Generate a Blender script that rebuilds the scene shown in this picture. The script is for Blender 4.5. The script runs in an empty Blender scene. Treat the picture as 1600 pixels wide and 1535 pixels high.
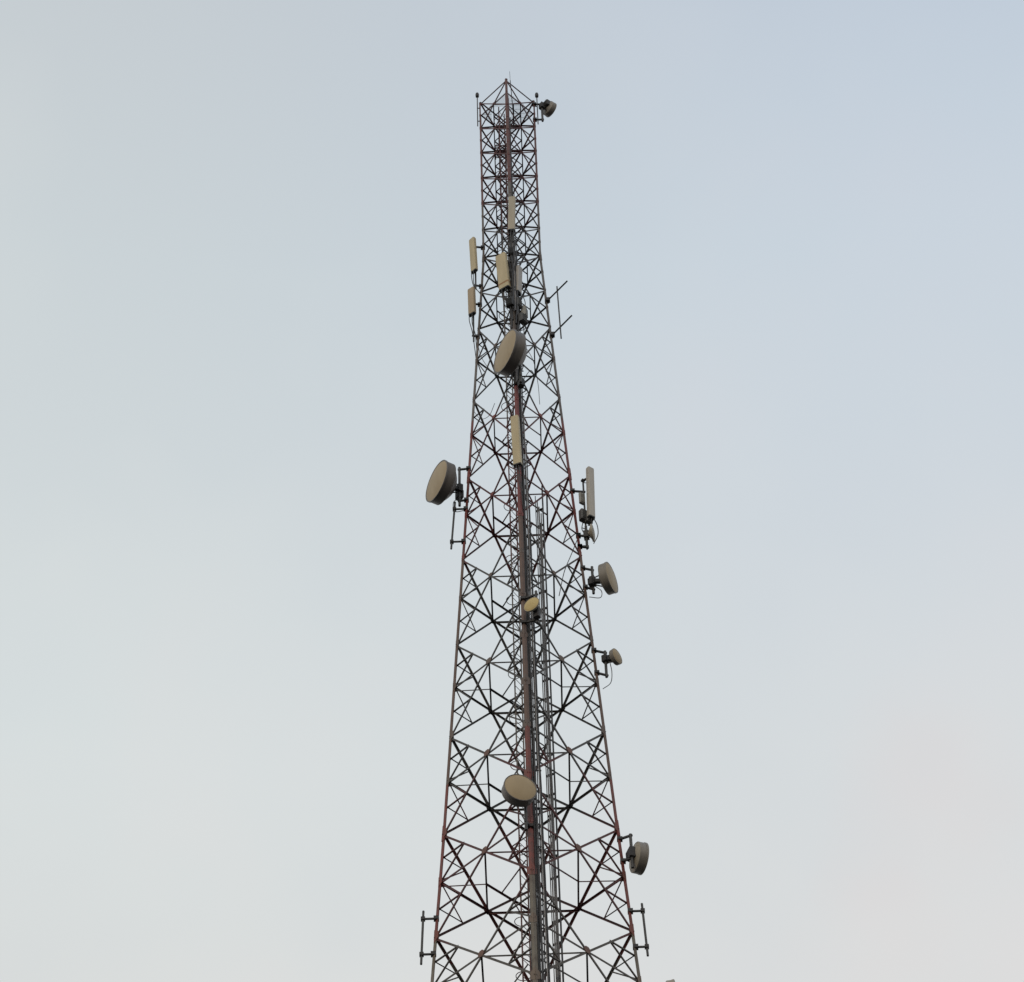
import bpy, math, random
from mathutils import Vector as V, Matrix
random.seed(7)
scene = bpy.context.scene
COL = scene.collection

# ------------------------------------------------------------------ camera
cam_d = bpy.data.cameras.new("camera")
cam = bpy.data.objects.new("camera", cam_d); COL.objects.link(cam)
fw = V((-0.0029495, 0.6571478, 0.7537560)); rt = V((0.9994634, 0.0265276, -0.0192166)); up = V((0.0326235, -0.7532948, 0.6568734))
m = Matrix((( rt.x, up.x, -fw.x, 0.0), (rt.y, up.y, -fw.y, -56.0), (rt.z, up.z, -fw.z, 1.6), (0, 0, 0, 1)))
cam.matrix_world = m
cam_d.sensor_width = 36.0; cam_d.lens = 90.0
cam_d.clip_start = 0.1; cam_d.clip_end = 20000
scene.camera = cam

# ------------------------------------------------------------------ exposure
scene.view_settings.view_transform = 'Standard'
scene.view_settings.look = 'None'
scene.view_settings.exposure = 0.0
scene.view_settings.gamma = 1.0

# ------------------------------------------------------------------ sky
SUN_EL, SUN_AZ = math.radians(13), math.radians(-160)        # azimuth from +Y towards +X
world = bpy.data.worlds.new("World"); scene.world = world
world.use_nodes = True
nt = world.node_tree; nt.nodes.clear()
def N(tree, kind, **kw):
    n = tree.nodes.new(kind)
    for k, v in kw.items(): setattr(n, k, v)
    return n
out = N(nt, 'ShaderNodeOutputWorld'); bg = N(nt, 'ShaderNodeBackground')
bg.inputs['Strength'].default_value = 0.1
sky = N(nt, 'ShaderNodeTexSky', sky_type='NISHITA', sun_disc=False, sun_elevation=SUN_EL, sun_rotation=SUN_AZ)
sky.air_density = 1.0; sky.dust_density = 3.0; sky.ozone_density = 1.5
tc = N(nt, 'ShaderNodeTexCoord'); sep = N(nt, 'ShaderNodeSeparateXYZ')
nt.links.new(tc.outputs['Generated'], sep.inputs[0])
def ramp(tree, stops, interp='LINEAR'):
    r = N(tree, 'ShaderNodeValToRGB'); cr = r.color_ramp; cr.interpolation = interp
    while len(cr.elements) > 1: cr.elements.remove(cr.elements[-1])
    for i, (p, c) in enumerate(stops):
        e = cr.elements[0] if i == 0 else cr.elements.new(p)
        e.position = p; e.color = (*c, 1)
    return r
# thin evening haze over the blue: paler towards the horizon and to the left, bluer to the right and overhead
r_left = ramp(nt, [(0.000, (0.682, 0.660, 0.627)), (0.605, (0.756, 0.771, 0.756)), (0.678, (0.732, 0.779, 0.779)), (0.748, (0.702, 0.748, 0.756)), (0.805, (0.664, 0.716, 0.732)), (0.860, (0.628, 0.671, 0.694)), (1.000, (0.528, 0.572, 0.616))])
r_right = ramp(nt, [(0.000, (0.682, 0.660, 0.627)), (0.605, (0.759, 0.764, 0.759)), (0.678, (0.726, 0.757, 0.770)), (0.748, (0.669, 0.724, 0.773)), (0.805, (0.621, 0.700, 0.775)), (0.860, (0.578, 0.653, 0.746)), (1.000, (0.462, 0.550, 0.682))])
for r in (r_left, r_right): nt.links.new(sep.outputs['Z'], r.inputs[0])
mr = N(nt, 'ShaderNodeMapRange'); mr.inputs['From Min'].default_value = -.21; mr.inputs['From Max'].default_value = .19
mr.interpolation_type = 'SMOOTHSTEP'
nt.links.new(sep.outputs['X'], mr.inputs['Value'])
mixh = N(nt, 'ShaderNodeMix', data_type='RGBA')
nt.links.new(mr.outputs[0], mixh.inputs['Factor']); nt.links.new(r_left.outputs[0], mixh.inputs['A']); nt.links.new(r_right.outputs[0], mixh.inputs['B'])
# very faint veils of cloud
nz = N(nt, 'ShaderNodeTexNoise'); nz.inputs['Scale'].default_value = 5.5; nz.inputs['Detail'].default_value = 3; nz.inputs['Roughness'].default_value = .5
nt.links.new(tc.outputs['Generated'], nz.inputs['Vector'])
veil = ramp(nt, [(.38, (.965, .975, .985)), (.52, (1, 1, 1)), (.66, (1.03, 1.005, 1.0))])
nt.links.new(nz.outputs['Fac'], veil.inputs[0])
mulv = N(nt, 'ShaderNodeMix', data_type='RGBA', blend_type='MULTIPLY'); mulv.inputs['Factor'].default_value = 1
nt.links.new(mixh.outputs['Result'], mulv.inputs['A']); nt.links.new(veil.outputs[0], mulv.inputs['B'])
dist = N(nt, 'ShaderNodeVectorMath', operation='DISTANCE'); dist.inputs[1].default_value = (0.1529, 0.7316, 0.6643)
nz2 = N(nt, 'ShaderNodeTexNoise'); nz2.inputs['Scale'].default_value = 22; nz2.inputs['Detail'].default_value = 5
nt.links.new(tc.outputs['Generated'], nz2.inputs['Vector']); nt.links.new(tc.outputs['Generated'], dist.inputs[0])
dist2 = N(nt, 'ShaderNodeVectorMath', operation='DISTANCE'); dist2.inputs[1].default_value = (0.1314, 0.7629, 0.6330)
nt.links.new(tc.outputs['Generated'], dist2.inputs[0])
dmin = N(nt, 'ShaderNodeMath', operation='SMOOTH_MIN'); dmin.inputs[2].default_value = .02
far2 = N(nt, 'ShaderNodeMath', operation='ADD'); far2.inputs[1].default_value = .014; nt.links.new(dist2.outputs['Value'], far2.inputs[0])
nt.links.new(dist.outputs['Value'], dmin.inputs[0]); nt.links.new(far2.outputs[0], dmin.inputs[1])
addn = N(nt, 'ShaderNodeMath', operation='MULTIPLY_ADD'); addn.inputs[1].default_value = .07
nt.links.new(nz2.outputs['Fac'], addn.inputs[0]); nt.links.new(dmin.outputs[0], addn.inputs[2])
pk = ramp(nt, [(.040, (1.032, .988, .978)), (.062, (1.018, .994, .988)), (.085, (1, 1, 1))]); nt.links.new(addn.outputs[0], pk.inputs[0])
mulp = N(nt, 'ShaderNodeMix', data_type='RGBA', blend_type='MULTIPLY'); mulp.inputs['Factor'].default_value = 1
nt.links.new(mulv.outputs['Result'], mulp.inputs['A']); nt.links.new(pk.outputs[0], mulp.inputs['B'])
sc10 = N(nt, 'ShaderNodeVectorMath', operation='SCALE'); sc10.inputs['Scale'].default_value = 10.0
nt.links.new(mulp.outputs['Result'], sc10.inputs[0])
mixs = N(nt, 'ShaderNodeMix', data_type='RGBA'); mixs.inputs['Factor'].default_value = .92
nt.links.new(sky.outputs[0], mixs.inputs['A']); nt.links.new(sc10.outputs[0], mixs.inputs['B'])
nt.links.new(mixs.outputs['Result'], bg.inputs['Color']); nt.links.new(bg.outputs[0], out.inputs[0])

# ------------------------------------------------------------------ sun (low, veiled, behind the camera)
sd = bpy.data.lights.new("sun", 'SUN'); sd.energy = 0.6; sd.angle = math.radians(12); sd.color = (1.0, .83, .60)
sun = bpy.data.objects.new("sun", sd); COL.objects.link(sun)
sdir = V((math.sin(SUN_AZ) * math.cos(SUN_EL), math.cos(SUN_AZ) * math.cos(SUN_EL), math.sin(SUN_EL)))
sun.rotation_euler = sdir.to_track_quat('Z', 'Y').to_euler()
sun.location = (0, -80, 60)

# ------------------------------------------------------------------ materials
def mat(name, rough=.6, metal=0.0):
    mm = bpy.data.materials.new(name); mm.use_nodes = True
    b = mm.node_tree.nodes['Principled BSDF']
    b.inputs['Roughness'].default_value = rough; b.inputs['Metallic'].default_value = metal
    return mm, mm.node_tree, b
def noisy(name, c0, c1, scale=6.0, rough=.6, metal=0.0, stretch=(1, 1, 1), detail=5):
    mm, t, b = mat(name, rough, metal)
    g = N(t, 'ShaderNodeNewGeometry'); mp = N(t, 'ShaderNodeMapping'); mp.inputs['Scale'].default_value = stretch
    n = N(t, 'ShaderNodeTexNoise'); n.inputs['Scale'].default_value = scale; n.inputs['Detail'].default_value = detail
    t.links.new(g.outputs['Position'], mp.inputs['Vector']); t.links.new(mp.outputs[0], n.inputs['Vector'])
    r = ramp(t, [(.32, c0), (.68, c1)]); t.links.new(n.outputs['Fac'], r.inputs[0]); t.links.new(r.outputs[0], b.inputs['Base Color'])
    return mm
def banded(name, stops, dirt=(.10, .07, .055)):
    """tower paint: bands of colour up the height of the tower, weathered by rusty dirt"""
    mm, t, b = mat(name, .62)
    g = N(t, 'ShaderNodeNewGeometry'); s = N(t, 'ShaderNodeSeparateXYZ'); t.links.new(g.outputs['Position'], s.inputs[0])
    d = N(t, 'ShaderNodeMath', operation='DIVIDE'); d.inputs[1].default_value = 100.0; t.links.new(s.outputs['Z'], d.inputs[0])
    r = ramp(t, stops, 'CONSTANT'); t.links.new(d.outputs[0], r.inputs[0])
    n = N(t, 'ShaderNodeTexNoise'); n.inputs['Scale'].default_value = 3.5; n.inputs['Detail'].default_value = 6
    t.links.new(g.outputs['Position'], n.inputs['Vector'])
    rr = ramp(t, [(.45, (0, 0, 0)), (.75, (.75, .75, .75))]); t.links.new(n.outputs['Fac'], rr.inputs[0])
    mx = N(t, 'ShaderNodeMix', data_type='RGBA'); t.links.new(rr.outputs[0], mx.inputs['Factor'])
    t.links.new(r.outputs[0], mx.inputs['A']); mx.inputs['B'].default_value = (*dirt, 1)
    t.links.new(mx.outputs['Result'], b.inputs['Base Color'])
    return mm
# heights of the paint bands in metres/100
M = {}
M['leg_paint'] = banded('leg_paint', [(0, (.17, .15, .12)), (.471, (.19, .045, .036)), (.525, (.135, .082, .062)), (.622, (.18, .040, .037)), (.695, (.135, .12, .11)), (.822, (.135, .05, .046))], (.08, .052, .04))
M['brace_paint'] = banded('brace_paint', [(0, (.085, .076, .068)), (.462, (.088, .021, .021)), (.522, (.068, .067, .067)), (.618, (.092, .019, .022)), (.69, (.066, .063, .066)), (.815, (.082, .026, .031))], (.042, .028, .025))
M['joint_paint'] = banded('joint_paint', [(0, (.165, .125, .095)), (.468, (.19, .055, .043)), (.525, (.13, .10, .085)), (.618, (.21, .045, .04)), (.69, (.12, .10, .095)), (.822, (.15, .05, .046))], (.10, .055, .04))
M['rust_plate'] = noisy('rust_plate', (.105, .048, .036), (.165, .085, .062), 7)
M['radome'] = noisy('radome', (.34, .262, .155), (.405, .322, .20), 2.6, .55, stretch=(1, 1, .35))
M['radome_yellow'] = noisy('radome_yellow', (.50, .385, .16), (.58, .46, .21), 3, .55)
M['panel_cream'] = noisy('panel_cream', (.44, .37, .225), (.52, .44, .28), 2.0, .5, stretch=(2, 2, .3))
M['panel_tan'] = noisy('panel_tan', (.36, .275, .175), (.42, .335, .225), 2.0, .5, stretch=(2, 2, .3))
M['panel_grey'] = noisy('panel_grey', (.30, .29, .275), (.36, .345, .325), 2.0, .5, stretch=(2, 2, .3))
M['panel_silver'] = noisy('panel_silver', (.38, .36, .325), (.44, .42, .38), 2.0, .5, stretch=(2, 2, .3))
M['panel_pale'] = noisy('panel_pale', (.36, .325, .25), (.42, .38, .30), 2.0, .5, stretch=(2, 2, .3))
M['shroud_mid'] = noisy('shroud_mid', (.19, .178, .162), (.255, .238, .215), 3, .5, stretch=(1, 1, .4))
M['stripe'] = noisy('stripe', (.30, .17, .075), (.36, .21, .10), 4, .6)
M['shroud'] = noisy('shroud', (.115, .108, .105), (.165, .152, .145), 3, .5, stretch=(1, 1, .4))
M['shroud_light'] = noisy('shroud_light', (.30, .275, .225), (.38, .345, .285), 3, .5, stretch=(1, 1, .4))
M['galv'] = noisy('galv', (.05, .05, .052), (.085, .085, .085), 7, .5, .3)
M['dark_steel'] = noisy('dark_steel', (.022, .021, .023), (.038, .037, .038), 7, .6)
M['black_plastic'] = noisy('black_plastic', (.012, .012, .013), (.022, .022, .024), 8, .5)
M['cable_black'] = noisy('cable_black', (.014, .013, .014), (.028, .026, .027), 4, .5)
M['cable_grey'] = noisy('cable_grey', (.16, .155, .155), (.24, .23, .23), 4, .5)
M['radio_grey'] = noisy('radio_grey', (.06, .06, .06), (.09, .09, .09), 4, .5)
M['radio_light'] = noisy('radio_light', (.26, .26, .25), (.32, .32, .30), 4, .5)
M['ladder_red'] = banded('ladder_red', [(0, (.09, .035, .032)), (.525, (.14, .13, .12)), (.618, (.11, .035, .035)), (.69, (.14, .13, .125)), (.80, (.105, .035, .038))], (.06, .04, .035))
M['ground'] = noisy('ground', (.05, .049, .044), (.09, .085, .075), .12, .95, detail=8)
M['grating'] = noisy('grating', (.20, .20, .20), (.28, .28, .28), 5, .5, .2)
M['concrete'] = noisy('concrete', (.22, .21, .19), (.32, .31, .29), 3, .9)

# ------------------------------------------------------------------ mesh builder
class MB:
    def __init__(s): s.v = []; s.f = []
    def add(s, vs, fs):
        o = len(s.v); s.v += [V(p) for p in vs]; s.f += [tuple(i + o for i in f) for f in fs]
    def prism(s, p, q, prof, d1, d2):
        n = len(prof); p = V(p); q = V(q)
        vs = [p + d1 * a + d2 * b for a, b in prof] + [q + d1 * a + d2 * b for a, b in prof]
        fs = [(i, (i + 1) % n, n + (i + 1) % n, n + i) for i in range(n)] + [tuple(range(n - 1, -1, -1)), tuple(range(n, 2 * n))]
        s.add(vs, fs)
    def angle(s, p, q, d1, d2, w, t=.009, off=0.0):
        """L section: one flange along d1, the other along d2, heel at p-q (shifted by off along d2)"""
        p = V(p); q = V(q); ax = (q - p).normalized()
        d2 = (d2 - ax * d2.dot(ax)).normalized(); d1 = d1 - ax * d1.dot(ax); d1 = (d1 - d2 * d1.dot(d2)).normalized()
        p = p + d2 * off; q = q + d2 * off
        s.prism(p, q, [(0, 0), (w, 0), (w, t), (t, t), (t, w), (0, w)], d1, d2)
    def bar(s, p, q, w, h, upv=(0, 0, 1)):
        p = V(p); q = V(q); ax = (q - p).normalized(); u = V(upv)
        if abs(ax.dot(u)) > .98: u = V((0, 1, 0))
        sd_ = ax.cross(u).normalized(); u = sd_.cross(ax).normalized()
        s.prism(p, q, [(-w / 2, -h / 2), (w / 2, -h / 2), (w / 2, h / 2), (-w / 2, h / 2)], sd_, u)
    def box(s, c, ax, ay, az, sx, sy, sz, bev=0.0):
        c = V(c)
        if bev:
            x, y = sx / 2, sy / 2
            prof = [(-x + bev, -y), (x - bev, -y), (x, -y + bev), (x, y - bev), (x - bev, y), (-x + bev, y), (-x, y - bev), (-x, -y + bev)]
            s.prism(c - az * sz / 2, c + az * sz / 2, prof, ax, ay)
        else: s.prism(c - az * sz / 2, c + az * sz / 2, [(-sx / 2, -sy / 2), (sx / 2, -sy / 2), (sx / 2, sy / 2), (-sx / 2, sy / 2)], ax, ay)
    def tube(s, pts, r, n=8, closed=False):
        pts = [V(p) for p in pts]; k = len(pts); rings = []
        ref = None
        for i in range(k):
            if closed: a = pts[(i + 1) % k] - pts[i - 1]
            else: a = pts[min(i + 1, k - 1)] - pts[max(i - 1, 0)]
            a.normalize()
            if ref is None:
                ref = V((0, 0, 1)) if abs(a.z) < .9 else V((1, 0, 0))
            x = (ref - a * ref.dot(a)).normalized(); ref = x; y = a.cross(x)
            rings.append([pts[i] + x * r * math.cos(2 * math.pi * j / n) + y * r * math.sin(2 * math.pi * j / n) for j in range(n)])
        vs = [p for rg in rings for p in rg]; fs = []
        for i in range(k if closed else k - 1):
            i2 = (i + 1) % k
            for j in range(n): fs.append((i * n + j, i * n + (j + 1) % n, i2 * n + (j + 1) % n, i2 * n + j))
        if not closed: fs += [tuple(range(n - 1, -1, -1)), tuple(range((k - 1) * n, k * n))]
        s.add(vs, fs)
    def lathe(s, c, ax, prof, n=48, cap0=True, cap1=True):
        """profile of (distance along ax, radius)"""
        c = V(c); ax = V(ax).normalized(); x = ax.cross(V((0, 0, 1)))
        if x.length < .01: x = V((1, 0, 0))
        x.normalize(); y = ax.cross(x)
        vs = []; fs = []
        for d, r in prof:
            vs += [c + ax * d + (x * math.cos(2 * math.pi * j / n) + y * math.sin(2 * math.pi * j / n)) * r for j in range(n)]
        for i in range(len(prof) - 1):
            for j in range(n): fs.append((i * n + j, i * n + (j + 1) % n, (i + 1) * n + (j + 1) % n, (i + 1) * n + j))
        if cap0: fs.append(tuple(range(n - 1, -1, -1)))
        if cap1: fs.append(tuple(range((len(prof) - 1) * n, len(prof) * n)))
        s.add(vs, fs)
    def build(s, name, material, parent=None, base=(0, 0, 0), smooth=False):
        base = V(base); me = bpy.data.meshes.new(name)
        me.from_pydata([tuple(p - base) for p in s.v], [], s.f); me.validate()
        import bmesh
        bm = bmesh.new(); bm.from_mesh(me); bmesh.ops.recalc_face_normals(bm, faces=bm.faces); bm.to_mesh(me); bm.free()
        me.materials.append(material)
        if smooth:
            me.polygons.foreach_set('use_smooth', [True] * len(me.polygons))
            me.set_sharp_from_angle(angle=math.radians(35))
        o = bpy.data.objects.new(name, me); COL.objects.link(o)
        if parent: o.parent = parent
        return o
def thing(name, label, cat, loc, group=None):
    o = bpy.data.objects.new(name, None); COL.objects.link(o); o.location = loc
    o.empty_display_size = .3
    o['label'] = label; o['category'] = cat
    if group: o['group'] = group
    return o
def spline(pts, n=8):
    pts = [V(p) for p in pts]; o = []
    P = [pts[0] * 2 - pts[1]] + pts + [pts[-1] * 2 - pts[-2]]
    for i in range(1, len(P) - 2):
        for k in range(n):
            t = k / n; a, b, c, d = P[i - 1], P[i], P[i + 1], P[i + 2]
            o.append(.5 * ((2 * b) + (c - a) * t + (2 * a - 5 * b + 4 * c - d) * t * t + (3 * b - a - 3 * c + d) * t ** 3))
    o.append(pts[-1]); return o

# ------------------------------------------------------------------ ground
g = MB(); R = 6000
g.add([(-R, -R, 0), (R, -R, 0), (R, R, 0), (-R, R, 0)], [(0, 1, 2, 3)])
go = g.build('ground', M['ground']); go['kind'] = 'structure'

# ------------------------------------------------------------------ tower
A = [1.1179, 1.1133, 1.1088, 1.1042, 1.0997, 1.0951, 1.0905, 1.1996, 1.3132, 1.5207, 1.7312, 1.9379, 2.1388, 2.3398, 2.5373, 2.7305]
Z = [89.69, 87.849, 86.104, 84.34, 82.629, 80.867, 79.091, 76.961, 74.747, 70.699, 66.592, 62.562, 58.643, 54.722, 50.87, 47.101]
SL = (A[15] - A[6]) / (Z[6] - Z[15])
zb = [43.38, 39.6, 35.7, 31.7, 27.5, 23.2, 18.7, 14.0, 9.2, 4.7, .35]
for zz in zb: A.append(A[15] + SL * (Z[15] - zz) + (52 - zz) * .009); Z.append(zz)
NP = len(Z) - 1
DIRS = [V((-1, 0, 0)), V((0, -1, 0)), V((1, 0, 0)), V((0, 1, 0))]      # left, front, right, back corner
def half(z):
    return A[6] + (A[0] - A[6]) * (z - Z[6]) / (Z[0] - Z[6]) if z >= Z[6] else A[6] + SL * (Z[6] - z) + max(0.0, 52 - z) * .009
def corner(k, z): d = DIRS[k % 4] * half(z); return V((d.x, d.y, z))
def mid(p, q, t=.5): return p + (q - p) * t
tower = thing('lattice_tower', 'tall four legged steel lattice tower in faded red and grey bands carrying the antennas', 'tower', (0, 0, 0))
DOWN = V((0, 0, -1))
def inward(f): return -(DIRS[f % 4] + DIRS[(f + 1) % 4]).normalized()
members = {'leg': [], 'diagonal_brace': [], 'horizontal_brace': [], 'secondary_brace': [], 'plan_brace': [], 'gusset_plate': []}
def member(kind, zkey, fn, material=None): members[kind].append((zkey, fn, material))
for k in range(4):
    b = MB(); d1 = (DIRS[(k + 1) % 4] - DIRS[k]).normalized(); d2 = (DIRS[(k - 1) % 4] - DIRS[k]).normalized()
    for z0, z1, w in ((Z[0] + .01, Z[0] - 1.15, .07), (Z[0] - 1.15, Z[6], .096), (Z[6], Z[10], .100), (Z[10], Z[14], .102), (Z[14], Z[NP] - .3, .104)):
        p, q = corner(k, z0), corner(k, z1); p.z, q.z = z0, z1
        ax = (q - p).normalized()
        e1 = (d1 - ax * d1.dot(ax)).normalized(); e2 = (d2 - ax * d2.dot(ax)).normalized(); t = .014
        b.prism(p, q, [(0, 0), (w, 0), (w, t), (t, t), (t, w), (0, w)], e1, e2)
        # splice cover at the joint
        if z0 < 87: b.prism(p - ax * .3 - (e1 + e2) * .012, p + ax * .3 - (e1 + e2) * .012, [(0, 0), (w * .9, 0), (w * .9, .010), (.010, .010), (.010, w * .9), (0, w * .9)], e1, e2)
    o = b.build('leg', M['leg_paint'], tower)
    f = MB(); base = corner(k, .0); f.box((base.x, base.y, .13), V((1, 0, 0)), V((0, 1, 0)), V((0, 0, 1)), 1.1, 1.1, .5)
    f.build('footing', M['concrete'], tower)
for i in range(NP):
    z0, z1 = Z[i], Z[i + 1]; t = A[i] / (A[i] + A[i + 1]); zx = z0 + (z1 - z0) * t
    wd = .050 if i < 6 else .054 if i < 10 else .059 if i < 13 else .066
    wh, ws, wp = wd * .92, .037 if i < 12 else .041, .042 if i < 10 else .052
    X = []
    for f in range(4):
        inn = inward(f)
        c0, c1, e0, e1 = corner(f, z0), corner(f + 1, z0), corner(f, z1), corner(f + 1, z1)
        x = mid(c0, e1, t); X.append(x)
        for s, (p, q) in enumerate(((c0, e1), (c1, e0))):
            def fn(b, p=p, q=q, inn=inn, wd=wd, s=s):
                b.angle(p, q, DOWN, inn, wd, off=.015 + .010 * s)
            member('diagonal_brace', z1, fn)
        ha, hb = corner(f, zx), corner(f + 1, zx)
        def fn(b, p=ha, q=hb, inn=inn, w=wh): b.angle(p, q, DOWN, inn, w, off=.036)
        member('horizontal_brace', zx, fn)
        if i in (0, 6):
            def fn(b, p=c0, q=c1, inn=inn, w=wh): b.angle(p + DOWN * .02, q + DOWN * .02, DOWN, inn, w, off=.047)
            member('horizontal_brace', zx, fn)
        # gusset plates: one at the crossing, two at the legs
        side = (DIRS[(f + 1) % 4] - DIRS[f]).normalized()
        gs = .085 if i < 8 else .16 if i < 12 else .225
        tilt = (e0 - c0 + e1 - c1).normalized()
        def fn(b, x=x, side=side, tilt=tilt, inn=inn, gs=gs):
            h = gs * .5; b.prism(x - inn * .004 + inn * .012, x + inn * .008 + inn * .012, [(-h, -h * .45), (-h * .45, -h), (h * .45, -h), (h, -h * .45), (h, h * .45), (h * .45, h), (-h * .45, h), (-h, h * .45)], side, tilt)
        member('gusset_plate', zx, fn, M['rust_plate'] if i in (13, 14, 15) and f in (0, 1) else None)
        for c, sg, zz in ((corner(f, z1), 1, z1), (corner(f + 1, z1), -1, z1), (corner(f, zx), 1, zx), (corner(f + 1, zx), -1, zx)):
            gg = gs * (1.0 if zz == z1 else .8)
            def fn(b, c=c, sg=sg, side=side, tilt=tilt, inn=inn, gg=gg):
                b.prism(c - inn * .010, c - inn * .002, [(0, -gg * 1.05), (gg * .8, -gg * .45), (gg * .8, gg * .45), (0, gg * 1.05)], side * sg, tilt)
            member('gusset_plate', zz, fn)
        if 8 <= i <= 17:
            for c, en, k in ((c0, None, f), (c1, None, f + 1), (e0, None, f), (e1, None, f + 1)):
                mm_ = mid(c, x); hb_ = corner(k, zx); hl = corner(k, mm_.z)
                for p, q in ((mm_, hl), (mm_, hb_)):
                    def fn(b, p=p, q=q, inn=inn, ws=ws): b.angle(p, q, -DOWN, inn, ws, .007, off=.049)
                    member('secondary_brace', mm_.z, fn)
    # plan bracing between the middles of the four faces, hung just under the horizontals
    dz = V((0, 0, -.075)); Y = [x + dz for x in X]                    # faces: 0 left-front, 1 front-right, 2 right-back, 3 back-left
    for f in range(4):
        def fn(b, p=Y[f], q=Y[(f + 1) % 4], wp=wp): b.angle(p, q, DOWN, (V((0, 0, p.z)) - mid(p, q)).normalized(), wp)
        member('plan_brace', zx, fn)
    mids = [mid(Y[f], Y[(f + 1) % 4]) for f in range(4)]              # 0 front, 1 right, 2 back, 3 left
    dz2 = V((0, 0, -.03))
    inner = [(mids[0], mids[1]), (mids[2], mids[3])] if i >= 6 else [(mids[j], mids[(j + 1) % 4]) for j in range(4)]
    for p, q in inner:
        def fn(b, p=p + dz2, q=q + dz2, wp=wp): b.angle(p, q, DOWN, (V((0, 0, p.z)) - mid(p, q)).normalized(), wp)
        member('plan_brace', zx, fn)
    if i >= 9:
        p0 = mid(mids[3], mids[2], .32)
        def fn(b, p=p0 + dz2, q=mid(p0, mids[0], .8) + dz2, wp=wp): b.angle(p, q, DOWN, V((1, 1, 0)).normalized(), wp * .8)
        member('plan_brace', zx, fn)
    if 12 <= i <= 17:
        for p, q in ((corner(0, zx), mids[3]), (corner(2, zx), mids[1])):
            def fn(b, p=p + dz * 1.8, q=q + dz2, wp=wp): b.angle(p, q, DOWN, V((0, 1, 0)), wp * .7)
            member('plan_brace', zx, fn)
# the members that show largest (those in view, lowest first) are parts of their own; the rest of a kind is one mesh
for kind, lst in members.items():
    if not lst: continue
    seen = sorted([e for e in lst if e[0] > 42.5], key=lambda e: e[0]); rest = [e for e in lst if e[0] <= 42.5]
    own, rest = seen[:100], seen[100:] + rest
    base_m = M['brace_paint'] if kind != 'gusset_plate' else M['joint_paint']
    for _, fn, mt in own:
        b = MB(); fn(b); b.build(kind, mt or base_m, tower)
    if rest:
        b = MB()
        for _, fn, mt in rest: fn(b)
        o = b.build(kind, base_m, tower); o['kind'] = 'stuff'
# service platform of open grating near the top
zp = (Z[0] + Z[1]) / 2 + .03; b = MB(); hp = half(zp) * .97
def inside(x, y): return abs(x) + abs(y) < hp and not (-.62 < x < .12 and -.35 < y < .75)
k = -hp
while k < hp:
    y = -hp; run = None
    while y <= hp:
        ok = inside(k, y)
        if ok and run is None: run = y
        if (not ok) and run is not None:
            if y - run > .04: b.bar((k, run, zp), (k, y - .02, zp), .0075, .026)
            run = None
        y += .02
    k += .034
for yy in [j * .2 - 1.0 for j in range(11)]:
    for sx in (-1, 1):
        x0, x1 = (.13, hp - abs(yy)) if sx > 0 else (-(hp - abs(yy)), -.63)
        if x1 - x0 > .05: b.bar((x0, yy, zp + .019), (x1, yy, zp + .019), .008, .010)
b.build('platform_grating', M['grating'], tower)
# climbing ladder with safety hoops, just left of the axis inside the tower
LX, LY = -.23, -.12
b = MB()
for s in (-1, 1): b.bar((LX + s * .105, LY + s * .165, .4), (LX + s * .105, LY + s * .165, 88.9), .045, .014, (0, 1, 0))
z = .7
while z < 88.8:
    b.tube([(LX - .105, LY - .165, z), (LX + .105, LY + .165, z)], .010, 5); z += .30
nrm = V((-.165, .105, 0)).normalized(); sdv = V((.105, .165, 0)).normalized()
ladder = b.build('ladder', M['ladder_red'], tower)
z = 43.0; hoops = []
while z < 88.5: hoops.append(z); z += random.choice((1.9, 2.6, 3.3))
for z in hoops:
    b = MB(); pts = [V((LX, LY, z)) + sdv * .19]
    pts = [V((LX, LY, z)) + nrm * (.12 + .2 * math.cos(math.radians(a))) + sdv * (.2 * math.sin(math.radians(a))) for a in range(-140, 141, 20)]
    b.tube([V((LX, LY, z)) - sdv * .19] + pts + [V((LX, LY, z)) + sdv * .19], .013, 5)
    b.build('safety_hoop', M['ladder_red'], ladder)

for zr in (86.1,):
    b = MB()
    for k in range(9): b.bar((-.52, -.30 + k * .07, zr), (-.02, -.30 + k * .07, zr), .03, .03)
    for xx in (-.52, -.02): b.bar((xx, -.34, zr - .03), (xx, .32, zr - .03), .05, .06)
    b.build('rest_platform', M['ladder_red'], tower)

# ------------------------------------------------------------------ cable runs
run = thing('cable_ladder', 'straight cable ladder with black feeder cables inside the right half of the tower', 'cable ladder', (.66, -.5, 0))
b = MB()
TX, TY = .62, -.50
for x, y in ((TX - .11, TY + .05), (TX + .115, TY - .06)): b.bar((x, y, .3), (x, y, 65.0), .028, .05, (0, 1, 0))
b.build('rail', M['galv'], run, run.location)
z = 43.2; 
while z < 64.8:
    b = MB(); b.bar((TX - .11, TY + .05, z), (TX + .115, TY - .06, z), .06, .045); b.build('rung', M['dark_steel'], run, run.location); z += .78
for j, (dx, dy, r, mt) in enumerate(((-.055, -.02, .022, 'cable_grey'), (-.005, -.03, .024, 'cable_grey'), (.05, -.05, .020, 'cable_grey'), (.02, .05, .022, 'cable_black'))):
    b = MB(); pts = []
    z = 64.7 - j * .35
    while z > .3: pts.append((TX + dx + random.uniform(-.008, .008), TY + dy - .03, z)); z -= 1.55
    b.tube(pts, r, 7); b.build('feeder_cable', M[mt], run, run.location, True)
b = MB(); b.tube([(.745, -.56, 65.4), (.75, -.56, 40), (.78, -.56, .2)], .026, 8); o = b.build('conduit_pipe', M['dark_steel'], None, (0, 0, 0), True)
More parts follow.
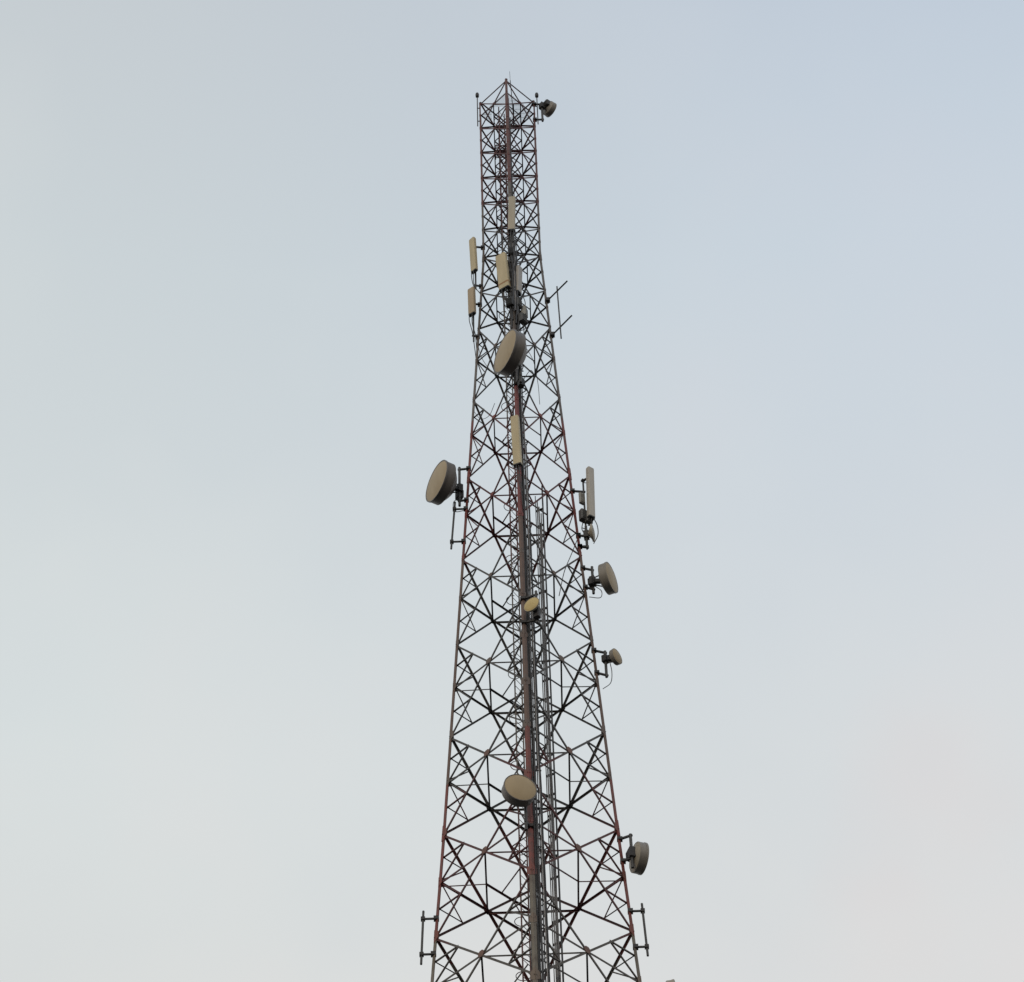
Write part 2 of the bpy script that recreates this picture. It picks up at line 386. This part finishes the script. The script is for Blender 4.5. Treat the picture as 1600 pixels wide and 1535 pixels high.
o['label'] = 'thin dark conduit pipe standing just right of the cable ladder'; o['category'] = 'pipe'
b = MB(); b.tube([(.30, -.6, 64.4), (.33, -.6, 50), (.44, -.6, 30), (.5, -.6, .2)], .028, 8); o = b.build('conduit_pipe', M['dark_steel'], None, (0, 0, 0), True)
o['label'] = 'dark conduit pipe between the front leg cables and the cable ladder'; o['category'] = 'pipe'
# feeders clipped along the inside of the front leg
fr = thing('feeder_run', 'thick bundle of black and grey feeder cables clipped along the front leg', 'cables', (.2, -half(40), 0))
spec = [(.075, .10, .021, 'cable_black', 79.6), (.105, .17, .024, 'cable_black', 78.6), (.165, .24, .017, 'cable_grey', 76.0), (.135, .12, .020, 'cable_black', 77.2), (.205, .28, .018, 'cable_black', 74.9),
        (.235, .20, .016, 'cable_grey', 68.0), (.05, .24, .020, 'cable_black', 74.2), (.275, .34, .017, 'cable_black', 66.6), (-.06, .16, .016, 'cable_black', 78.2)]
for dx, dy, r, mt, zt in spec:
    b = MB(); pts = []; z = zt
    while z > .5:
        pts.append((dx * (1 if z > 64 else 1 + min(64 - z, 40) * .016) + random.uniform(-.009, .009), -half(z) + dy + random.uniform(-.02, .02), z)); z -= 1.15
    b.tube(pts, r, 7); b.build('feeder_cable', M[mt], fr, fr.location, True)
for dx, dy, r, mt, zt, ze in ((-.05, -.02, .030, 'cable_black', 78.8, 73.2), (.0, -.07, .034, 'cable_black', 79.0, 74.0), (.05, -.03, .028, 'cable_grey', 78.9, 73.6), (.10, .02, .034, 'cable_black', 78.6, 72.8), (.02, -.10, .022, 'cable_black', 77.4, 73.4), (.14, .05, .03, 'cable_black', 77.9, 72.4), (-.09, .03, .024, 'cable_black', 77.0, 72.6)):
    b = MB(); pts = []; z = zt
    while z > ze:
        pts.append((dx + random.uniform(-.03, .03), -half(z) + dy + random.uniform(-.02, .02), z)); z -= .45
    b.tube(spline(pts, 4), r, 7); b.build('jumper_cable', M[mt], fr, fr.location, True)
for x, y, r, mt, zt, ze in ((.075, None, .020, 'cable_black', 88.4, 79.2), (.11, None, .018, 'cable_black', 87.0, 78.8), (-.36, .22, .016, 'cable_black', 88.0, 74.0), (-.10, .18, .018, 'cable_grey', 87.4, 73.5), (-.03, .1, .02, 'cable_black', 86.2, 73.0), (.16, .25, .016, 'cable_black', 84.0, 72.0)):
    b = MB(); pts = []; z = zt
    while z > ze:
        pts.append((x + random.uniform(-.014, .014), (-half(z) + .13 if y is None else y) + random.uniform(-.02, .02), z)); z -= .85
    b.tube(spline(pts, 3), r, 6); b.build('feeder_cable', M[mt], fr, fr.location, True)
z = 43.6
while z < 79:
    b = MB(); y = -half(z) + .2; b.bar((-.09, y - .02, z), (.36 if z < 60 else .27, y + .04, z), .025, .035); b.build('cable_clamp', M['dark_steel'], fr, fr.location); z += 1.5

# ------------------------------------------------------------------ microwave dishes
G_DISH = 'microwave dishes bolted to the tower'
def pipe_mount(parent, base, px, py, z0, z1, arms, r=.045, matn='galv', pole_name='mount_pipe'):
    b = MB(); b.tube([(px, py, z0), (px, py, z1)], r, 10); b.build(pole_name, M[matn], parent, base, True)
    for za, ex, ey in arms:
        b = MB(); d = V((px - ex, py - ey, 0)); d.normalize()
        b.bar((ex, ey, za), V((px, py, za)) + d * .06, .055, .06)
        b.box((ex, ey, za), V((1, 0, 0)), V((0, 1, 0)), V((0, 0, 1)), .16, .16, .09)
        b.build('mount_arm', M['dark_steel'], parent, base)
def dish(label, c, az, Rr, L, px, py, pz, arms, face='radome', side='shroud', back='shroud', radio=None, hub=.3, cone=.45, lip=True, dome=.04, cable=None):
    c = V(c); n = V((math.cos(math.radians(az)), math.sin(math.radians(az)), 0))
    t = thing('microwave_dish', label, 'dish antenna', (px, py, c.z), G_DISH); B = t.location.copy()
    b = MB()   # cylindrical shroud, open at the front where the radome sits
    lipw = Rr * .028
    b.lathe(c, n, [(-L, Rr * .97), (-L + .015, Rr), (-L * .5, Rr), (-.06, Rr), (-.06, Rr + lipw), (-.004, Rr + lipw), (0, Rr), (-.01, Rr * .965)], 64, False, False)
    b.build('shroud', M[side], t, B, True)
    b = MB()
    b.lathe(c, n, [(-.012, Rr * .968), (dome * .35, Rr * .8), (dome * .75, Rr * .5), (dome, Rr * .2), (dome * 1.02, .01)], 64, False, True)
    b.build('radome', M[face], t, B, True)
    b = MB()   # back of the reflector
    depth = Rr * cone
    prof = [(-L + .004, Rr * .985), (-L - .01, Rr * .93)] + [(-L - depth * (1 - (k / 8) ** 2), max(Rr * .9 * k / 8, .05)) for k in range(8, 0, -1)] + [(-L - depth - .02, .05)]
    b.lathe(c, n, prof, 64, False, True)
    b.build('reflector', M[back], t, B, True)
    hc = c - n * (L + depth)
    hb = V((px, py, hc.z))
    b = MB(); b.bar(hc + V((0, 0, .0)), hb, .12, .14); b.box(hb, n, n.cross(V((0, 0, 1))), V((0, 0, 1)), .17, .2, min(.34, Rr))
    for s in (-1, 1):
        b.bar(c - n * (L + .02) + V((0, 0, s * Rr * .6)), hb + V((0, 0, s * .14)), .03, .03)
    b.build('mount_bracket', M['dark_steel'], t, B)
    pipe_mount(t, B, px, py, pz[0], pz[1], arms, .045)
    if radio:
        rc, rs = radio; b = MB(); sdx = n.cross(V((0, 0, 1)))
        b.box(rc, n, sdx, V((0, 0, 1)), rs[0], rs[1], rs[2], .03)
        for k in range(6): b.box(V(rc) + sdx * ((k - 2.5) * rs[1] / 7) - n * (rs[0] / 2 + .015), n, sdx, V((0, 0, 1)), .03, .012, rs[2] * .85)
        b.build('radio_unit', M['dark_steel'], t, B)
    if cable:
        b = MB(); b.tube(spline(cable), .013, 6); b.build('cable', M['cable_black'], t, B, True)
    return t
def leg_l(z): return (-half(z) + .02, 0)
def leg_r(z): return (half(z) - .02, 0)
def leg_f(z): return (0, -half(z) + .02)
dish('large drum dish on the left leg, tan face turned left', (-2.76, -.35, 66.07), 211, .737, .36, -2.0, .03, (65.2, 67.15), [(67.05, *leg_l(67.05)), (65.45, *leg_l(65.45))],
     radio=((-2.02, .13, 65.9), (.2, .24, .42)), cable=[(-2.0, .1, 65.7), (-2.2, .0, 65.35), (-2.15, 0, 64.9), (-1.8, .05, 65.0)])
dish('large tan drum dish on the front leg, highest of the big dishes', (-.35, -2.2, 70.59), 210, .793, .40, .16, -1.93, (69.2, 71.6), [(71.4, *leg_f(71.4)), (69.55, *leg_f(69.55))],
     radio=((.16, -1.72, 69.42), (.18, .20, .36)), cable=[(.25, -1.7, 69.6), (.5, -1.7, 70.1), (.62, -1.68, 69.8), (.5, -1.6, 69.2), (.3, -1.55, 69.0)])
dish('round drum dish low on the front leg, face turned to the viewer', (-.24, -3.3, 49.58), 288, .466, .31, -.12, -2.86, (48.4, 50.2), [(50.0, *leg_f(50.0)), (48.7, *leg_f(48.7))], cone=.3)
dish('small yellowish dish facing out from the front leg at mid height', (.24, -2.6, 57.63), 239, .262, .05, .40, -2.30, (57.1, 58.5), [(58.35, *leg_f(58.35)), (57.25, *leg_f(57.25))], face='radome_yellow', side='shroud_light', cone=.35,
     radio=((.40, -2.42, 57.35), (.16, .2, .26)))
dish('drum dish on the right leg beside the middle braces, face turned right', (2.86, -.05, 61.42), 337, .515, .27, 2.25, .1, (60.85, 62.1), [(61.95, *leg_r(61.95)), (61.05, *leg_r(61.05))], side='shroud_mid', back='shroud_mid', cone=.24,
     radio=((2.2, .02, 61.3), (.14, .2, .3)), cable=[(2.3, .1, 61.2), (2.5, .0, 60.85), (2.45, .05, 60.6), (2.1, .1, 60.7)])
dish('small drum dish on the right leg hung on a square bracket', (2.86, 0, 57.9), 325, .262, .14, 2.49, .12, (57.12, 58.25), [(58.18, *leg_r(58.18)), (57.2, *leg_r(57.2))], side='shroud_mid', back='shroud_mid', cone=.22,
     cable=[(2.62, .1, 57.75), (2.66, .1, 57.3), (2.6, .1, 56.85), (2.35, .1, 56.6)])
dish('drum dish low on the right leg, showing its pale curved back', (3.20, .14, 49.80), 20, .458, .27, 2.86, -.14, (49.25, 50.5), [(50.45, *leg_r(50.45)), (49.62, *leg_r(49.62))], side='shroud_mid', back='shroud_light', cone=.25,
     radio=((2.83, .16, 49.95), (.16, .2, .3)))
dish('small grey dish at the top right corner with square radio behind', (1.79, .22, 89.30), 40, .32, .21, 1.40, .0, (88.2, 89.55), [(89.45, *leg_r(89.45)), (88.32, *leg_r(88.32))], side='shroud_mid', back='shroud_mid', cone=.22,
     radio=((1.60, .03, 89.42), (.22, .32, .32)))
dish('small shallow dish on the right leg under the tall grey panel', (2.36, -.1, 63.52), 350, .29, .04, 2.13, .0, (62.9, 63.95), [(63.5, *leg_r(63.5)), (62.98, *leg_r(62.98))], face='shroud_light', side='shroud_light', back='shroud_light', cone=.4)
dish('dish on the lower right leg, mostly cut off by the frame', (3.80, .0, 44.86), 350, .40, .22, 3.32, .1, (44.0, 45.0), [(44.9, *leg_r(44.9)), (44.2, *leg_r(44.2))], side='shroud_light', cone=.4)

# ------------------------------------------------------------------ panel antennas
G_PANEL = 'sector panel antennas on the tower'
def panel(label, bot, top, az, w, d, face, pole, arms, capmat='black_plastic', stripe=False, radios=(), cables=()):
    bot, top = V(bot), V(top); axz = (top - bot).normalized(); n = V((math.cos(math.radians(az)), math.sin(math.radians(az)), 0))
    n = (n - axz * n.dot(axz)).normalized(); sd_ = axz.cross(n)
    px, py, z0, z1 = pole
    t = thing('panel_antenna', label, 'panel antenna', (px, py, z0), G_PANEL); B = t.location.copy()
    b = MB(); hh = (top - bot).length; c = (top + bot) / 2 - n * d / 2
    x, y, bv = w / 2, d / 2, min(w, d) * .28
    prof = [(-x, -y), (x, -y), (x, y - bv), (x - bv * .35, y - bv * .3), (x - bv, y), (-x + bv, y), (-x + bv * .35, y - bv * .3), (-x, y - bv)]
    b.prism(bot - n * d / 2, top - n * d / 2, prof, sd_, n)
    b.build('radome', M[face], t, B)
    for pt, s in ((bot, -1), (top, 1)):
        b = MB(); b.prism(pt - n * d / 2, pt - n * d / 2 + axz * s * .05, [(q * .965, r * .95) for q, r in prof], sd_, n)
        if s < 0:
            for k in (-.3, 0, .3): b.tube([pt - n * d / 2 + sd_ * w * k - axz * .05, pt - n * d / 2 + sd_ * w * k - axz * .11], .016, 6)
        b.build('end_cap', M[capmat if s < 0 else face], t, B)
    if stripe:
        b = MB(); p0 = bot + axz * .22
        b.prism(p0 - n * d / 2, p0 - n * d / 2 + axz * .10, [(q * 1.012, r * 1.02) for q, r in prof], sd_, n); b.build('stripe', M['stripe'], t, B)
    pipe_mount(t, B, px, py, z0, z1, arms, .032)
    for f_ in (.12, .86):
        b = MB(); p = bot + axz * hh * f_ - n * d; q = V((px, py, p.z)); b.bar(p, q, .07, .05); b.box(q, n, sd_, axz, .1, .11, .08)
        b.build('tilt_bracket', M['dark_steel'], t, B)
    for k, (rc, rs, mt) in enumerate(radios):
        b = MB(); b.box(rc, n, sd_, V((0, 0, 1)), *rs, .025)
        for j in range(7): b.box(V(rc) + sd_ * ((j - 3) * rs[1] / 8) + n * (rs[0] / 2 + .015), n, sd_, V((0, 0, 1)), .03, .01, rs[2] * .86)
        b.build('radio_unit', M[mt], t, B)
    for pts in cables:
        b = MB(); b.tube(spline(pts), .015, 6); b.build('jumper_cable', M['cable_black'], t, B, True)
    return t
panel('narrow cream panel high on the front leg, topmost of the panels', (.01, -1.45, 78.83), (.07, -1.45, 80.87), 265, .26, .14, 'panel_pale', (.07, -1.24, 78.3, 80.7), [(80.5, *leg_f(80.5)), (79.0, *leg_f(79.0))],
      cables=[[(0, -1.5, 78.7), (-.02, -1.45, 78.2), (.05, -1.3, 77.6), (.08, -1.2, 76.6)], [(.08, -1.5, 78.7), (.1, -1.45, 78.1), (.12, -1.3, 77.3), (.13, -1.22, 76.4)]])
panel('longer tan panel standing off the left leg, upper of two', (-1.45, -.25, 77.98), (-1.51, -.25, 79.94), 225, .27, .13, 'panel_cream', (-1.36, -.05, 77.1, 79.85), [(79.72, *leg_l(79.72)), (77.3, *leg_l(77.3))],
      cables=[[(-1.5, -.28, 77.9), (-1.5, -.25, 77.5), (-1.42, -.1, 77.15), (-1.2, 0, 76.9)], [(-1.42, -.3, 77.9), (-1.44, -.25, 77.55), (-1.4, -.1, 77.2), (-1.18, 0, 76.8)]])
panel('shorter tan panel on the left leg, lower of two', (-1.54, -.25, 75.39), (-1.56, -.25, 76.84), 235, .28, .13, 'panel_tan', (-1.46, -.05, 73.95, 76.7), [(76.19, *leg_l(76.19)), (74.28, *leg_l(74.28))],
      cables=[[(-1.6, -.28, 75.3), (-1.6, -.25, 74.9), (-1.5, -.1, 74.4), (-1.42, 0, 73.5), (-1.38, .1, 73.0)], [(-1.5, -.28, 75.3), (-1.5, -.2, 74.8), (-1.4, -.1, 74.3), (-1.36, 0, 73.6)]])
panel('wide cream panel with an orange stripe near its foot', (-.34, -1.35, 75.38), (-.44, -1.35, 77.36), 238, .43, .15, 'panel_cream', (-.16, -1.13, 75.0, 77.3), [(77.1, *leg_f(77.1)), (75.4, *leg_f(75.4))], stripe=True,
      cables=[[(-.4, -1.4, 75.25), (-.38, -1.35, 74.8), (-.3, -1.2, 74.5), (-.1, -1.1, 74.4)], [(-.25, -1.4, 75.25), (-.24, -1.35, 74.7), (-.15, -1.2, 74.3), (0, -1.12, 74.2)]])
panel('short grey panel on the right of the front leg', (.25, -1.2, 75.29), (.31, -1.2, 76.75), 325, .25, .12, 'panel_grey', (.16, -1.05, 74.6, 76.9), [(76.5, *leg_f(76.5)), (75.2, *leg_f(75.2))],
      radios=[((.16, -1.22, 74.55), (.16, .26, .42), 'radio_grey')], cables=[[(.25, -1.2, 75.2), (.3, -1.2, 74.9), (.2, -1.25, 74.75), (.1, -1.2, 74.4)], [(.32, -1.15, 75.2), (.42, -1.1, 74.7), (.3, -1.1, 74.1), (.12, -1.15, 73.8)]])
panel('tall cream panel on the front leg below the big dish', (-.06, -2.0, 64.91), (-.11, -2.0, 67.3), 250, .28, .15, 'panel_cream', (.0, -1.8, 64.4, 67.2), [(67.0, *leg_f(67.0)), (65.1, *leg_f(65.1))],
      cables=[[(-.08, -2.0, 64.8), (-.05, -2.0, 64.3), (.05, -1.9, 63.7), (.1, -1.85, 62.8)], [(0, -2.0, 64.8), (.03, -2.0, 64.2), (.1, -1.9, 63.6)]])
panel('tall grey panel off the right leg with radios behind', (2.37, -.2, 64.25), (2.43, -.2, 66.63), 305, .25, .15, 'panel_silver', (2.13, .05, 62.9, 66.2), [(65.73, *leg_r(65.73)), (63.52, *leg_r(63.52)), (62.98, *leg_r(62.98))],
      radios=[((2.05, .02, 65.35), (.10, .20, .48), 'radio_light'), ((2.06, -.02, 64.45), (.20, .24, .46), 'radio_grey'), ((2.24, -.02, 64.3), (.16, .24, .40), 'radio_grey')],
      cables=[[(2.4, -.2, 64.1), (2.5, -.15, 63.8), (2.5, -.1, 63.4), (2.35, 0, 63.1)], [(2.32, -.2, 64.1), (2.3, -.1, 63.9), (2.2, 0, 64.0)], [(2.05, 0, 64.2), (2.0, 0, 63.8), (2.15, 0, 63.5), (2.2, .02, 63.75), (2.0, .05, 63.95)], [(2.13, .05, 66.2), (2.25, -.05, 66.05), (2.33, -.1, 65.9)]])

# remote radios on the front leg
def radio(label, c, az, size, matn, arm):
    n = V((math.cos(math.radians(az)), math.sin(math.radians(az)), 0)); sd_ = n.cross(V((0, 0, 1)))
    t = thing('radio_unit', label, 'radio unit', c, 'remote radio boxes clamped to the front leg')
    b = MB(); b.box(c, n, sd_, V((0, 0, 1)), *size, .03); b.build('case', M[matn], t, t.location)
    b = MB()
    for j in range(8): b.box(V(c) + sd_ * ((j - 3.5) * size[1] / 9) + n * (size[0] / 2 + .02), n, sd_, V((0, 0, 1)), .04, .012, size[2] * .9)
    b.build('cooling_fins', M[matn], t, t.location)
    b = MB(); b.bar(V(c) - n * size[0] / 2, arm, .08, .1); b.build('bracket', M['dark_steel'], t, t.location)
    b = MB(); p = V(c) - V((0, 0, size[2] / 2)); b.tube(spline([p, p + V((.03, 0, -.25)), p + V((.02, .1, -.55)), V(arm) + V((.08, .1, -size[2] - .7))]), .016, 6); b.build('cable', M['cable_black'], t, t.location, True)
radio('dark finned radio box right of the front leg above the big dish', (.30, -1.28, 73.55), 320, (.16, .30, .42), 'radio_grey', (.05, -1.33, 73.55))
radio('dark radio box left of the front leg under the wide cream panel', (-.12, -1.42, 74.35), 250, (.15, .28, .40), 'black_plastic', (.0, -1.3, 74.35))
radio('light grey radio box tucked behind the front leg beside the short panel', (.36, -1.0, 74.3), 340, (.14, .28, .5), 'radio_light', (.05, -1.2, 74.3))
radio('dark radio box clamped to the front leg above the wide cream panel', (-.02, -1.22, 77.7), 265, (.13, .22, .42), 'black_plastic', (.0, -1.12, 77.7))

# ------------------------------------------------------------------ empty pipe mounts, whips, rod
def frame(label, p0, p1, arms, r=.034, ends=True):
    t = thing('antenna_mount', label, 'antenna mount', p1, 'empty antenna mounting pipes')
    b = MB(); b.tube([p0, p1], r, 10); b.build('pipe', M['galv'], t, t.location, True)
    for a, e in arms:
        b = MB(); b.bar(a, e, .048 if ends else .042, .048 if ends else .042); b.box(a, V((1, 0, 0)), V((0, 1, 0)), V((0, 0, 1)), .15, .15, .11); 
        if ends: b.box(e, V((1, 0, 0)), V((0, 1, 0)), V((0, 0, 1)), .12, .12, .1)
        else: b.box(mid(V(a), V(e), .06), V((1, 0, 0)), V((0, 1, 0)), V((0, 0, 1)), .15, .15, .16)
        b.build('arm', M['dark_steel'], t, t.location)
def on(z, k): return (DIRS[k].x * (half(z) - .02), 0, z)
frame('empty mounting pipe on the left leg just below the left drum dish', (-2.15, 0, 65.36), (-2.28, 0, 63.07), [(on(65.01, 0), (-2.17, 0, 65.01)), (on(63.41, 0), (-2.26, 0, 63.41))])
frame('empty mounting pipe low on the left leg near the bottom edge', (-3.08, 0, 48.03), (-3.13, 0, 46.16), [(on(47.75, 0), (-3.09, 0, 47.75)), (on(46.5, 0), (-3.12, 0, 46.5))])
frame('empty mounting pipe low on the right leg, beneath the lowest whole dish', (3.05, 0, 48.05), (3.11, 0, 46.2), [(on(47.79, 2), (3.06, 0, 47.79)), (on(46.52, 2), (3.10, 0, 46.52))])
frame('empty mount with two long slanting arms jutting from the right leg', (1.60, -.45, 76.53), (1.65, -.45, 73.45), [(on(76.26, 2), (1.97, -.9, 76.24)), (on(74.2, 2), (2.06, -.9, 74.18))], .026, False)
def whip(label, x, z0, z1, off):
    t = thing('obstruction_light', label, 'warning light', (x, 0, z0), 'bulb topped rods at the top corners')
    b = MB(); b.tube([(x, 0, z0), (x, 0, z1 - .1)], .022, 8); b.build('rod', M['galv'], t, t.location, True)
    b = MB(); b.lathe((x, 0, z1 - .16), (0, 0, 1), [(0, .03), (.02, .065), (.05, .07), (.16, .075), (.25, .06), (.30, .03), (.31, .01)], 20); b.build('lamp_head', M['dark_steel'], t, t.location, True)
    b = MB()
    for zz in (z0 + .35, 89.3): b.bar((x, 0, zz), (off, 0, zz), .03, .03)
    b.build('bracket', M['dark_steel'], t, t.location)
whip('slim rod with a dark bulb at the top left corner of the tower', -1.19, 88.0, 90.3, -1.1)
whip('slim rod with a dark bulb beside the top right dish', 1.215, 88.0, 90.15, 1.1)
t = thing('lightning_rod', 'thin lightning rod rising above the tip of the tower', 'lightning rod', (.2, -.0, 88.7))
b = MB(); b.tube([(.25, 0, 88.6), (.165, 0, 91.3)], .017, 8); b.tube([(.165, 0, 91.3), (.155, 0, 92.0)], .008, 6); b.build('rod', M['dark_steel'], t, t.location, True)
b = MB(); b.bar((.25, 0, 88.72), (.25, .5, 88.72), .06, .06); b.bar((.25, 0, 88.72), (.25, -.5, 88.72), .06, .06); b.build('bracket', M['dark_steel'], t, t.location)

# loose cables seen against the sky
def loose(label, pts, r=.010, mt='cable_black'):
    b = MB(); b.tube(spline(pts), r, 6); o = b.build('loose_cable', M[mt], None, (0, 0, 0), True); o['label'] = label; o['category'] = 'cable'
loose('grey loose cable sagging inside the left leg beside the large front dish', [(-1.36, 0, 74.2), (-1.2, -.1, 73.0), (-.9, -.3, 72.0), (-.62, -.6, 71.3)], .012, 'cable_grey')
loose('thin loose cable curving down inside the right face beside the large front dish', [(.35, -1.6, 71.6), (.62, -1.4, 71.0), (.75, -1.2, 70.0), (.78, -1.1, 69.0)])
loose('loose cable looping across the braces left of the small red section', [(-1.5, -.1, 70.0), (-1.25, -.3, 69.3), (-.95, -.6, 69.1), (-.75, -.8, 69.5)])
loose('loose cable hanging from the right leg above the middle drum dish', [(1.85, 0, 63.4), (1.6, 0, 62.6), (1.35, .1, 61.9), (1.15, .2, 60.9)], .014)
